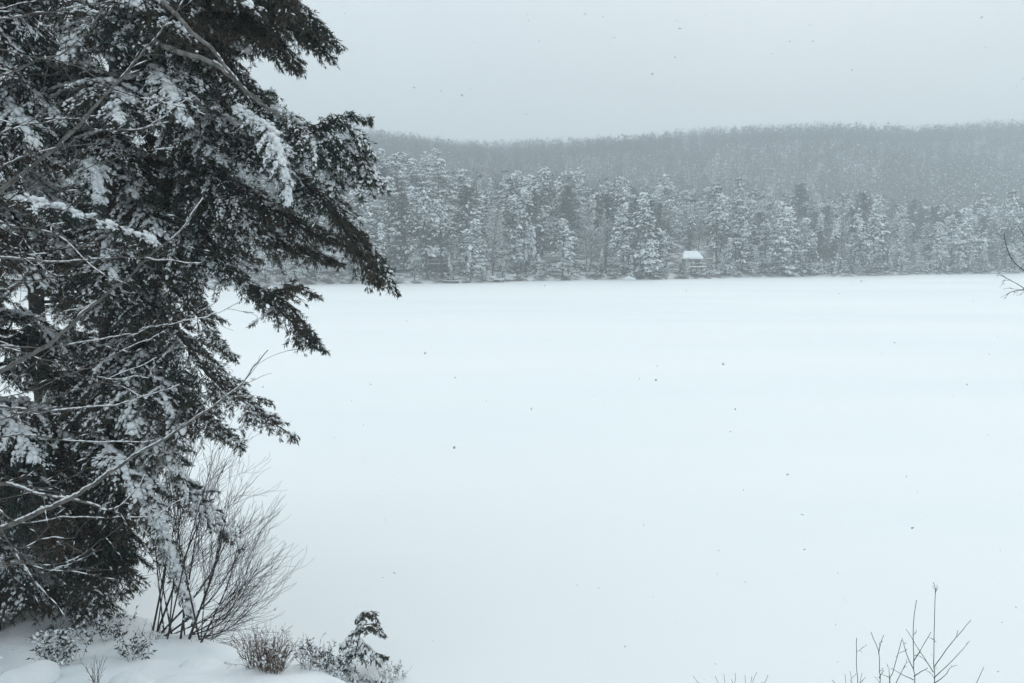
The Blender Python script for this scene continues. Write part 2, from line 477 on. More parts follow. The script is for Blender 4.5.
# shore undergrowth: low snowy brush along the waterline
ub = Buf(); g = np.random.default_rng(21)
n = 1500
xx = g.uniform(-75, 185, n); yy = shore(xx) + g.uniform(.8, 14, n); zz = hill_z(xx, yy)
hm = g.uniform(.3, 1.5, n)
idx = np.repeat(np.arange(n), 9)
ub.blades(np.c_[xx[idx] + g.normal(0, .35, len(idx)), yy[idx] + g.normal(0, .3, len(idx)), zz[idx]], np.c_[g.normal(0, .45, (len(idx), 2)), np.ones(len(idx))], hm[idx] * g.uniform(.5, 1.2, len(idx)), .12, 0)
kk = g.random(n) < .55
ub.lumps(np.c_[xx, yy, zz + hm * .7][kk], np.c_[g.normal(size=(n, 2)), 0 * xx][kk], g.uniform(.25, .7, kk.sum()), g.uniform(.2, .4, kk.sum()), g.uniform(.12, .3, kk.sum()), 1, 'ico', .2)
tag(link('shore_undergrowth', ub.mesh('shore_undergrowth', [M_FART, M_SNOW])), 'low snowy brush along the waterline of the far shore', 'undergrowth', kind='stuff')

# ------------------------------------------------------------------ cottages, dock, boat
M_WALL = mat('cottage_boards', (.26, .255, .25), (.34, .33, .32), 3, .9, .2)
M_WOOD = mat('weathered_wood', (.07, .062, .056), (.12, .11, .10), 4, .9, .2)
M_GLASS = mat('dark_glass', (.03, .035, .04), rough=.1, spec=.5)
def cottage(x, y, z, w, d, h, rh, label, stilt=0.0):
    c = thing('cottage', label, 'cottage', (x, y, z - stilt))
    x0, x1, y0, y1 = x - w / 2, x + w / 2, y - d / 2, y + d / 2
    b = Buf(); b.box((x0, y0, z), (x1, y1, z + h)); part('wall', b, M_WALL, c)
    # roof: hipped, thick slab with snow on top
    ov = .55
    def hip(zb, grow, rise, thick):
        X0, X1, Y0, Y1 = x0 - grow, x1 + grow, y0 - grow, y1 + grow
        r = w * .22
        v = [[X0,Y0,zb],[X1,Y0,zb],[X1,Y1,zb],[X0,Y1,zb],[X0+r,y,zb+rise],[X1-r,y,zb+rise]]
        v2 = [[p[0],p[1],p[2]+thick] for p in v]
        bb = Buf()
        bb.add(v2, [[0,1,5,4],[2,3,4,5]]); bb.add(v2, [[1,2,5],[3,0,4]])
        bb.add(v + v2, [[0,1,7,6],[1,2,8,7],[2,3,9,8],[3,0,6,9],[3,2,1,0]])
        return bb
    rf = part('roof', hip(z + h + .003, ov, rh, .12), M_WOOD, c)
    part('snow', hip(z + h + .13, ov + .08, rh, .4), M_SNOW, c, parent=rf)
    for sx in (-.28, .1):
        b = Buf(); b.box((x + sx * w, y0 - .06, z + h * .35), (x + sx * w + .9, y0 + .05, z + h * .85)); wn = part('window', b, M_WOOD, c)
        b = Buf(); b.box((x + sx * w + .09, y0 - .09, z + h * .35 + .09), (x + sx * w + .81, y0 - .062, z + h * .85 - .09)); part('pane', b, M_GLASS, c, parent=wn)
    b = Buf(); b.box((x + .27 * w, y0 - .06, z + .05), (x + .27 * w + .95, y0 + .05, z + h * .9)); part('door', b, M_WOOD, c)
    # deck
    b = Buf(); b.box((x0, y0 - 2.2, z - .2), (x1 + 1.2, y0 - .1, z - .003)); dk = part('deck', b, M_WOOD, c)
    b = Buf(); b.box((x0 + .05, y0 - 2.15, z), (x1 + 1.1, y0 - .15, z + .22)); part('snow', b, M_SNOW, c, parent=dk)
    b = Buf()
    b.box((x0, y0 - 2.26, z + .9), (x1 + 1.2, y0 - 2.14, z + 1.0)); b.box((x0, y0 - 2.24, z + .5), (x1 + 1.2, y0 - 2.16, z + .56))
    b.box((x0, y0 - 2.28, z + 1.003), (x1 + 1.2, y0 - 2.12, z + 1.1), 1)
    part('railing', b, [M_WOOD, M_SNOW], c)
    for i in range(5):
        px_ = x0 + .1 + (w + .9) * i / 4
        b = Buf(); b.box((px_, y0 - 2.14, z - stilt - .5), (px_ + .16, y0 - 1.98, z + .9)); part('post', b, M_WOOD, c)
    return c
cy = float(shore(np.array(CABX))) + 6.5
cottage(CABX, cy, 3.0, 4.2, 4.0, 2.0, 1.7, 'small grey cottage with snowy hipped roof and lakeside deck in front of the wood', 2.6)
x2 = (889 - 512) / 740 * 245; y2 = 262.
x2 = (889 - 512) / 740 * y2
cottage(x2, y2, float(hill_z(np.array(x2), np.array(y2))) + 1.4, 7.5, 5, 2.6, 1.5, 'snow-roofed cottage half hidden among pines well right of the hipped one', 1.5)
x3 = (436 - 512) / 740 * 182; y3 = 182.
cottage(x3, y3, float(hill_z(np.array(x3), np.array(y3))) + .9, 5.5, 4, 2.2, 1.3, 'low snow-covered cottage behind two dark trunks at the far shore', 1.0)
# two bare dark trunks at the shore, left
def dock(px, d, w, label):
    p = at(px, 281, d); x, y = p[0], p[1]
    y = float(shore(np.array(x))) - 1.5
    t = thing('dock', label, 'dock', (x, y, 0))
    b = Buf(); b.box((x - w / 2, y - .9, .42), (x + w / 2, y + 1.4, .66)); dk = part('decking', b, M_WOOD, t)
    b = Buf(); b.box((x - w / 2 + .05, y - .86, .664), (x + w / 2 - .05, y + 1.36, .86)); part('snow', b, M_SNOW, t, parent=dk)
    for sx in (-1, 1):
        for sy in (-.7, 1.2):
            b = Buf(); b.tube([[x + sx * (w / 2 - .2), y + sy, -.2], [x + sx * (w / 2 - .2), y + sy, .45]], .09, 6); part('post', b, M_WOOD, t)
dock(499, 175, 2.6, 'dark snow-topped dock at the far shore, left of the hipped cottage')
def rowboat(px, label):
    x = (px - 512) / 740 * 170; y = float(shore(np.array(x))) - 1.2
    t = thing('rowboat', label, 'boat', (x, y, 0))
    us = np.linspace(-1, 1, 11); rows = []
    for u in us:
        w_ = .62 * (1 - abs(u) ** 2.6) + .04; hgt = .48 + .1 * abs(u)
        a = np.linspace(-np.pi / 2, np.pi / 2, 7)
        rows.append(np.c_[x + u * 1.9 + 0 * a, y + w_ * np.sin(a), .04 + hgt * np.cos(a) ** .7])
    v = np.concatenate(rows); i = (np.arange(10)[:, None] * 7 + np.arange(6)[None]).ravel()
    b = Buf(); b.add(v, np.stack([i, i + 1, i + 8, i + 7], -1)); hu = part('hull', b, M_WOOD, t, True)
    c = np.c_[x + us * 1.5, y + 0 * us, .56 + 0 * us]
    b = Buf(); b.lumps(c, np.tile([1., 0, 0], (11, 1)), .3, .28, .1, 0, 'ico', .1); part('snow', b, M_SNOW, t, True, parent=hu)
rowboat(451, 'overturned dark rowboat under snow at the far shore near two dark trunks')
def boulder(x, y, z, r, label, name='boulder', seed=0, flat=.6, m=None):
    g = np.random.default_rng(seed)
    bm_v = []
    n1, n2 = 14, 8
    for j in range(n2 + 1):
        ph = np.pi * .5 * j / n2 * 1.25
        for i in range(n1):
            a = 2 * np.pi * i / n1
            bm_v.append([np.sin(ph) * np.cos(a), np.sin(ph) * np.sin(a), np.cos(ph)])
    v = np.array(bm_v); k = 1 + .12 * np.sin(v @ g.normal(size=(3, 3)).T * 2.2 + g.uniform(0, 6, 3)).sum(1)
    f = []
    for j in range(n2):
        for i in range(n1):
            f.append([j * n1 + i, (j + 1) * n1 + i, (j + 1) * n1 + (i + 1) % n1, j * n1 + (i + 1) % n1])
    t = thing(name, label, name.replace('_', ' '), (x, y, z))
    b = Buf(); b.add(v * k[:, None] * r * np.array([1, .9, flat]) * .93 + np.array([x, y, z]), f); st = part('stone', b, M_STONE, t, True)
    w = v[:, 2:3]
    b = Buf(); vv = v * k[:, None] * r * np.array([1, .9, flat]) + np.array([0, 0, .10 * r])
    sel = [q for q in f if v[q, 2].mean() > -.05]
    b.add(vv + np.array([x, y, z]), sel); part('snow', b, M_SNOW, t, True, parent=st)
M_STONE = mat('granite', (.16, .155, .15), (.28, .27, .26), 6, .9, .2, .5, 12)
xb = (627 - 512) / 740 * 190; boulder(xb, float(shore(np.array(xb))) - .3, 0, 1.6, 'snow-capped boulder at the far waterline left of the hipped cottage', seed=3, flat=.4)

# ------------------------------------------------------------------ near conifers
def bough(root, pts, r0, spread, dens, snowf, nmat, name='bough', droop=.35, nl=.068, nw=.012, big=0.0, start=.1, rng=None, hang=0.0):
    """pts: control points (world). Builds branch wood > needles, snow."""
    g = rng
    cv, L = resample(pts, max(8, int(np.linalg.norm(np.diff(np.asarray(pts), axis=0), axis=1).sum() / .12)))
    k = len(cv)
    wig = np.cumsum(g.normal(0, .008, (k, 3)), 0); cv = cv + wig - wig[0]
    w = Buf(); nd = Buf(); sn = Buf()
    w.tube(cv, r0 * (1 - np.linspace(0, 1, k)) ** .8 + .004, 6)
    tan = nrm(np.gradient(cv, axis=0))
    # branchlets
    nbr = int(L * dens)
    u = np.sort(g.uniform(start, 1, nbr)) ** .9
    S0 = np.stack([np.interp(u, np.linspace(0, 1, k), cv[:, i]) for i in range(3)], -1)
    T0 = nrm(np.stack([np.interp(u, np.linspace(0, 1, k), tan[:, i]) for i in range(3)], -1))
    sgn = np.where(np.arange(nbr) % 2 == 0, 1, -1)
    side = nrm(np.cross(T0, np.array([0, 0, 1.0]) + .02 * g.normal(size=(nbr, 3))))
    prof = np.clip(.35 + 1.3 * u, 0, 1) * np.clip((1.06 - u) * 2.2, .16, 1)
    bl = spread * prof * g.uniform(.45, 1.1, nbr)
    bd = nrm(T0 * g.uniform(.45, 1.0, nbr)[:, None] + side * sgn[:, None] * g.uniform(.5, 1.0, nbr)[:, None] + g.normal(0, .22, (nbr, 3)) + np.array([0, 0, .10 - hang]))
    # points along branchlets
    m = 9
    v = np.linspace(0, 1, m)
    pts_b = S0[:, None] + bd[:, None] * (bl[:, None] * v)[..., None]
    pts_b[..., 2] -= (droop * bl[:, None]) * v ** 2
    for j in range(0, m - 1, 2):
        w.sticks(pts_b[:, j], pts_b[:, j + 2], .006 * (1 - j / m) + .002, .006 * (1 - (j + 2) / m) + .002)
    # twigs off the branchlets
    ntw = np.clip((bl / .032), 4, 34).astype(int)
    bi = np.repeat(np.arange(nbr), ntw)
    tv = g.uniform(.08, 1, len(bi))
    fi = tv * (m - 1); i0 = np.clip(fi.astype(int), 0, m - 2); fr = (fi - i0)[:, None]
    TP = pts_b[bi, i0] * (1 - fr) + pts_b[bi, i0 + 1] * fr
    TD = nrm(pts_b[bi, i0 + 1] - pts_b[bi, i0])
    ts = nrm(np.cross(TD, np.array([0, 0, 1.0]) + .02 * g.normal(size=TD.shape))) * np.where(g.random(len(bi)) < .5, 1, -1)[:, None]
    twd = nrm(TD * .8 + ts * g.uniform(.2, .9, len(bi))[:, None] + g.normal(0, .3, TD.shape) + np.array([0, 0, -.15 - hang]))
    twl = np.clip(bl[bi] * .35 * (1.1 - tv), .05, .22) * g.uniform(.6, 1.3, len(bi))
    tm = twl > .12
    w.sticks(TP[tm], (TP + twd * twl[:, None])[tm], .003, .002)
    # needle tufts
    per = 9
    ni = np.repeat(np.arange(len(bi)), per)
    q = g.random(len(ni))
    NP = TP[ni] + twd[ni] * (twl[ni] * q)[:, None]
    NP[:, 2] -= .25 * twl[ni] * q ** 2
    ND = twd[ni] * .9 + g.normal(0, .45, NP.shape) + np.array([0, 0, -.28])
    nd.blades(NP, ND, nl * g.uniform(.6, 1.3, len(ni)), nw * g.uniform(.6, 1.3, len(ni)), 0, g.normal(size=NP.shape))
    # along the leading shoot
    # snow
    f = noise3(TP, .55) * .5 + .30 * noise3(TP + 9, .16)
    ks = (f + g.normal(0, .25, len(f))) > (.93 - 1.3 * snowf)
    q = g.uniform(.1, .9, ks.sum()); c = ks.sum()
    C = TP[ks] + twd[ks] * (twl[ks] * q)[:, None] + np.array([0, 0, .018])
    dd = twd[ks] + np.array([0, 0, -.25]) + g.normal(0, .2, (c, 3))
    sz = g.uniform(.45, 1.3, c)
    sn.lumps(C, dd, .034 * sz * g.uniform(.7, 1.4, c), .015 * sz, .011 * sz, 0, 'oct', .22)
    # fingers of snow lying along the branchlets
    fb_ = noise3(S0, .7) * .5 + g.normal(0, .2, nbr) > (.82 - 1.2 * snowf)
    nf = int(fb_.sum())
    if nf:
        per_ = np.clip(bl[fb_] / .028, 4, 30).astype(int)
        bj = np.repeat(np.where(fb_)[0], per_); tv = g.uniform(.12, 1, len(bj))
        fi = tv * (m - 1); i0 = np.clip(fi.astype(int), 0, m - 2); fr = (fi - i0)[:, None]
        Cp = pts_b[bj, i0] * (1 - fr) + pts_b[bj, i0 + 1] * fr; Dp = nrm(pts_b[bj, i0 + 1] - pts_b[bj, i0])
        s_ = g.uniform(.5, 1.3, len(bj)) * (1.15 - .6 * tv)
        sn.lumps(Cp + g.normal(0, .02, Cp.shape) + np.array([0, 0, .022]), Dp + g.normal(0, .25, Dp.shape), .044 * s_, .028 * s_, .021 * s_, 0, 'oct', .2)
    if big > 0:
        # heavier cushions lying along the branch
        nb_ = int(L * big * 6)
        ub_ = g.uniform(.15, 1, nb_)
        Cb = np.stack([np.interp(ub_, np.linspace(0, 1, k), cv[:, i]) for i in range(3)], -1) + g.normal(0, .035, (nb_, 3)) + np.array([0, 0, .035])
        Tb = np.stack([np.interp(ub_, np.linspace(0, 1, k), tan[:, i]) for i in range(3)], -1) + g.normal(0, .2, (nb_, 3))
        s_ = g.uniform(.5, 1.2, nb_)
        sn.lumps(Cb, Tb, .07 * s_, .045 * s_, .034 * s_, 0, 'ico', .10)
        kb = np.where(g.random(nbr) < min(.9, .35 + big * .04))[0]
        per_ = np.clip(bl[kb] / .022, 4, 40).astype(int)
        bj = np.repeat(kb, per_); tv = g.uniform(.05, 1, len(bj))
        fi = tv * (m - 1); i0 = np.clip(fi.astype(int), 0, m - 2); fr = (fi - i0)[:, None]
        Cp = pts_b[bj, i0] * (1 - fr) + pts_b[bj, i0 + 1] * fr; Dp = nrm(pts_b[bj, i0 + 1] - pts_b[bj, i0])
        s_ = g.uniform(.5, 1.2, len(bj)) * (1.2 - .6 * tv)
        sn.lumps(Cp + g.normal(0, .014, Cp.shape) + np.array([0, 0, .025]), Dp + g.normal(0, .2, Dp.shape), .05 * s_, .034 * s_, .025 * s_, 0, 'ico', .12)
    bo = part(name, w, M_BARK, root, True)
    part('needles', nd, nmat, root, False, parent=bo)
    part('snow_clumps', sn, M_SNOW, root, True, parent=bo)
    return bo

def PX(*pp): return [at(*p) for p in pp]

g = np.random.default_rng(77)
DT = 13.0
tb = at(92, 640, DT); tb[2] = gz(tb[0], tb[1]) - .1
ttop = at(122, -330, DT)
pine = thing('pine_tree', 'big dark pine with long snowy boughs reaching over the lake at left', 'tree', tuple(tb))
b = Buf(); tp, _ = resample([tb, at(104, 480, DT), at(118, 210, DT), at(120, -60, DT), ttop], 30)
b.tube(tp, np.linspace(.27, .10, 30), 12); part('trunk', b, M_BARK, pine, True)
#  explicit long boughs (silhouette on the right)
BO = [  # points (px,py,depth), r0, spread, dens, snow, big
    ([(121,-75,13),(200,-45,12.6),(275,-12,12.2),(343,44,11.9)], .06, .85, 20, .22, 0),
    ([(121,-45,13),(190,-15,12.4),(250,22,12.0),(298,72,11.8)], .05, .75, 20, .30, 0),
    ([(121,-20,13),(175,8,12.3),(205,42,12),(240,85,11.8),(275,100,11.6)], .085, .55, 14, .35, 0),
    ([(121,15,13),(150,40,12.4),(190,54,12),(225,68,11.8),(262,100,11.6),(305,128,11.4),(345,114,11.3),(374,119,11.2)], .11, .55, 19, .50, 0),
    ([(190,54,12),(240,90,11.7),(300,135,11.4),(345,150,11.2),(384,190,11.0)], .05, .62, 22, .55, 0),
    ([(121,-70,13),(205,-25,12.4),(270,15,12.0),(334,62,11.8)], .04, .75, 24, .35, 0),
    ([(200,-10,12.4),(245,25,12.1),(275,48,11.9),(302,66,11.8)], .03, .65, 24, .35, 0),
    ([(220,-40,12.4),(265,-5,12.1),(300,22,11.9),(330,38,11.8)], .03, .70, 24, .30, 0),
    ([(310,128,11.4),(335,122,11.3),(352,128,11.2),(366,150,11.2)], .025, .5, 26, .55, 0),
    ([(300,135,11.4),(325,150,11.3),(350,165,11.2),(372,180,11.1)], .025, .5, 26, .60, 0),
    ([(260,100,11.6),(300,128,11.4),(322,160,11.3),(335,195,11.2)], .03, .6, 24, .60, 2),
    ([(335,215,11.4),(352,240,11.3),(366,262,11.3),(380,282,11.2)], .03, .5, 26, .30, 0),
    ([(245,285,11.7),(272,305,11.6),(295,325,11.5),(312,345,11.4)], .025, .42, 26, .28, 0),
    ([(225,105,11.5),(255,122,11.0),(276,145,10.7),(290,205,10.6)], .03, .34, 22, .95, 16),
    ([(121,70,13),(112,95,11.6),(128,128,11.0)], .03, .45, 22, .9, 9),
    ([(121,150,13),(95,162,11.5),(99,204,11.0)], .03, .34, 20, .95, 14),
    ([(150,62,12),(168,82,11.2),(190,122,10.9)], .03, .42, 22, .9, 9),
    ([(121,20,13),(95,28,11.6),(70,62,11.0)], .03, .48, 22, .8, 6),
    ([(121,-10,13),(140,5,11.6),(118,45,11.0)], .03, .48, 22, .8, 6),
    ([(121,60,13),(180,95,12.4),(235,125,11.8),(275,145,11.5),(292,200,11.3)], .05, .62, 20, .75, 9),
    ([(121,95,13),(200,130,12.2),(280,165,11.7),(335,215,11.4),(368,245,11.3),(390,288,11.2)], .075, .70, 24, .34, 0),
    ([(121,120,13),(200,165,12.3),(280,215,11.8),(340,245,11.6),(384,268,11.5)], .06, .70, 24, .30, 0),
    ([(121,140,13),(190,190,12.2),(250,225,11.8),(310,250,11.6),(345,262,11.5)], .06, .75, 24, .36, 0),
    ([(120,165,13),(185,215,12.2),(215,255,11.9),(245,285,11.7),(285,305,11.5),(324,352,11.4)], .06, .48, 20, .28, 0),
    ([(240,283,11.7),(270,292,11.5),(295,290,11.4),(316,300,11.3)], .03, .35, 20, .35, 0),
    ([(118,185,13),(150,215,12.3),(178,250,11.9),(202,305,11.7)], .05, .55, 22, .30, 0),
    ([(117,215,13),(150,265,12.2),(190,310,11.8),(233,365,11.6)], .05, .60, 22, .20, 0),
    ([(116,250,13),(160,315,12.2),(215,385,11.7),(255,412,11.5),(290,437,11.4)], .06, .66, 24, .22, 0),
    ([(115,300,13),(145,355,12.1),(180,400,11.7),(215,425,11.5),(243,443,11.4)], .05, .66, 24, .25, 0),
    ([(112,360,13),(140,420,12),(165,465,11.5),(200,505,11.3),(240,548,11.2)], .05, .50, 20, .45, 3),
    ([(110,400,13),(125,440,11.8),(150,490,11.0),(172,555,10.7),(192,618,10.6)], .05, .36, 15, .62, 8),
    ([(110,390,13),(95,430,11.6),(120,470,10.9),(146,520,10.7),(160,560,10.6)], .05, .38, 16, .5, 6),
    ([(112,340,13),(140,390,12),(160,440,11.4),(185,475,11.2)], .05, .55, 20, .55, 3),
]
for (pp, r0, spr, dn, sf, bg) in BO:
    bough(pine, PX(*pp), r0, spr * 1.15, dn * 1.3, min(1, sf + .2), M_NEEDLE, big=bg, rng=g)
# the rest of the crown, all round the trunk
SBY = np.array([-80, 0, 40, 78, 100, 125, 160, 200, 250, 268, 290, 310, 350, 390, 420, 445, 470, 520, 560, 600, 640])
SBX = np.array([300, 275, 285, 240, 262, 300, 325, 335, 340, 285, 232, 200, 195, 215, 225, 205, 190, 178, 150, 142, 125])
def crown_fill(root, tpts, n, x0, x1, y0, y1, d0, d1, nmat, rng, spread=.7, sf=(.3, .6), lmin=1.1, lmax=3.0, r0=.04, rise=.33, dens=15, nl=.08, hang=0.0, edge=22):
    g = rng; made = 0; tries = 0
    while made < n and tries < n * 60:
        tries += 1
        py = y0 + (y1 - y0) * ((made + g.random()) / n); px = g.uniform(x0, x1); d = g.uniform(d0, d1)
        if px > np.interp(py, SBY, SBX) - edge: continue
        tip = at(px, py, d)
        if tip[2] < gz(tip[0], tip[1]) + .1: tip[2] = gz(tip[0], tip[1]) + .1
        # where it leaves the trunk
        zb = tip[2]
        for _ in range(4):
            c = np.array([np.interp(zb, tpts[:, 2], tpts[:, 0]), np.interp(zb, tpts[:, 2], tpts[:, 1]), zb])
            L = math.hypot(tip[0] - c[0], tip[1] - c[1]); zb = tip[2] + rise * L
        c[2] = zb
        if L < lmin or L > lmax: continue
        mid = c * .5 + tip * .5 + np.array([0, 0, .16 * L])
        s_ = g.uniform(*sf)
        bough(root, [c, mid, tip], r0, spread * g.uniform(.8, 1.15), dens, s_, nmat, big=g.choice([0, 0, 0, 2, 4]) if s_ > .42 else 0, rng=g, nl=nl, hang=hang)
        made += 1
    return made
crown_fill(pine, tp, 14, 20, 250, -110, 560, 10.6, 14.5, M_NEEDLE, g, spread=.8, sf=(.55, .88), lmin=.9, lmax=3.4, dens=17)
crown_fill(pine, tp, 14, 70, 175, -60, 330, 10.4, 11.8, M_NEEDLE, g, spread=.85, sf=(.5, .85), lmin=.8, lmax=3.4, dens=18)
crown_fill(pine, tp, 9, 215, 300, -40, 66, 11.2, 13.0, M_NEEDLE, g, spread=.8, sf=(.45, .7), lmin=1.2, lmax=5.0, dens=20, rise=.28, edge=2)
crown_fill(pine, tp, 30, 190, 350, -90, 285, 10.9, 13.4, M_NEEDLE, g, spread=.85, sf=(.52, .88), lmin=1.4, lmax=5.2, dens=19, rise=.30, edge=14)
crown_fill(pine, tp, 16, 55, 150, 420, 640, 10.6, 12.4, M_NEEDLE, g, spread=.8, sf=(.35, .6), lmin=.4, lmax=3.4, dens=20, rise=.55, edge=4)
crown_fill(pine, tp, 12, 130, 235, 290, 445, 10.9, 13.0, M_NEEDLE, g, spread=.75, sf=(.3, .55), lmin=.8, lmax=4.0, dens=18, rise=.45, edge=14)

# hemlock at the left edge, boughs sweeping to the ground
hb = at(-12, 640, 11.6); hb[2] = gz(hb[0], hb[1]) - .1
hem = thing('hemlock_tree', 'dark hemlock at the left edge with drooping boughs down to the bank', 'tree', tuple(hb))
b = Buf(); tp, _ = resample([hb, hb + np.array([.05, .1, 5]), hb + np.array([-.1, .2, 13.5])], 24); b.tube(tp, np.linspace(.20, .06, 24), 10); part('trunk', b, M_BARK, hem, True)
bough(hem, PX((-12,190,11.6),(30,203,10.1),(75,214,9.8),(120,228,9.7),(160,246,9.7)), .020, .24, 15, .75, M_HEM, big=2, rng=g)
crown_fill(hem, tp, 18, -40, 115, -70, 190, 9.8, 11.4, M_HEM, g, spread=.85, sf=(.5, .8), lmin=.4, lmax=2.6, rise=.42, dens=23, nl=.072, hang=.12)
crown_fill(hem, tp, 46, -70, 130, -70, 470, 9.4, 13.0, M_HEM, g, spread=.8, sf=(.45, .75), lmin=.5, lmax=2.5, rise=.42, dens=23, nl=.072, hang=.12)
crown_fill(hem, tp, 32, -70, 135, 430, 645, 9.6, 13.0, M_HEM, g, spread=.8, sf=(.22, .45), lmin=.5, lmax=2.9, edge=6, rise=.5, dens=23, nl=.072, hang=.12)

# a second pine standing behind both
qb = at(58, 610, 16.2); qb[2] = max(gz(qb[0], qb[1]), 0) - .1
pin2 = thing('pine_tree', 'second pine glimpsed behind the dark hemlock and the big pine', 'tree', tuple(qb))
b = Buf(); tp, _ = resample([qb, qb + np.array([0, .1, 6]), qb + np.array([.2, 0, 16.5])], 24); b.tube(tp, np.linspace(.22, .07, 24), 10); part('trunk', b, M_BARK, pin2, True)
crown_fill(pin2, tp, 70, -50, 190, -60, 600, 14.4, 18.0, M_NEEDLE, g, spread=1.1, sf=(.45, .75), lmin=.5, lmax=3.4, rise=.35, dens=16, nl=.095, edge=30)

# ------------------------------------------------------------------ bare branches
def branch_part(root, pts, r0, r1, rng, name='branch', bark=None, snow=.7, twigs=5, tl=.5, parent=None, sub=True, n=None, twr=.004, kink=.017, upb=.0, trim=0.25):
    g = rng
    Lc = np.linalg.norm(np.diff(np.asarray(pts), axis=0), axis=1).sum()
    cv, L = resample(pts, n or max(6, int(Lc / .07)))
    k = len(cv)
    wig = np.cumsum(g.normal(0, kink * .4, (k, 3)), 0); wig -= np.linspace(0, 1, k)[:, None] * wig[-1]
    cv = cv + wig
    rr = r0 + (r1 - r0) * np.linspace(0, 1, k) ** .8
    b = Buf(); b.tube(cv, rr, 7)
    tan = nrm(np.gradient(cv, axis=0))
    A = []; B = []; ra = []; rb = []
    for i in range(twigs):
        j = int(k * g.uniform(trim, .98)); j = min(j, k - 1)
        d = nrm(tan[j] * g.uniform(.5, 1.1) + g.normal(0, .55, 3) + np.array([0, 0, upb]))
        l = tl * g.uniform(.4, 1.1); p = cv[j].copy(); r = min(rr[j] * .5, twr * 1.6)
        ns = 5
        for s_ in range(ns):
            d = nrm(d + g.normal(0, .13, 3) + np.array([0, 0, upb * .15])); q = p + d * l / ns
            A.append(p); B.append(q); ra.append(r); r = max(r * .82, .0022); rb.append(r)
            if g.random() < .45 and s_ > 0:
                d2 = nrm(d + g.normal(0, .5, 3)); A.append(q); B.append(q + d2 * l * g.uniform(.15, .4)); ra.append(r * .7); rb.append(.002)
            p = q
    if A:
        A = np.array(A); B = np.array(B); b.sticks(A, B, np.array(ra), np.array(rb))
    o = part(name, b, bark or M_GBARK, root, True, parent=parent)
    if snow > 0 and sub:
        s = Buf()
        ku = (noise3(cv, .35) * .5 + .5 + g.normal(0, .12, k)) < snow * .8 + .12
        flat = np.sqrt(np.clip(1 - tan[:, 2] ** 2, 0, 1)); ku &= flat > .35
        C = cv[ku] + np.array([0, 0, 1.0]) * (rr[ku] * .85)[:, None]
        s.lumps(C, tan[ku], .052, rr[ku] * .85 + .003, rr[ku] * .5 + .004, 0, 'ico', .10)
        if len(A):
            ks = g.random(len(A)) < snow * .5
            T = (B - A)[ks]
            s.lumps((A + B)[ks] / 2 + np.array([0, 0, .006]), T, np.linalg.norm(T, axis=1) * .5, .006, .006, 0, 'oct', .1)
        if s.n: part('snow_clumps', s, M_SNOW, root, True, parent=o)
    return o

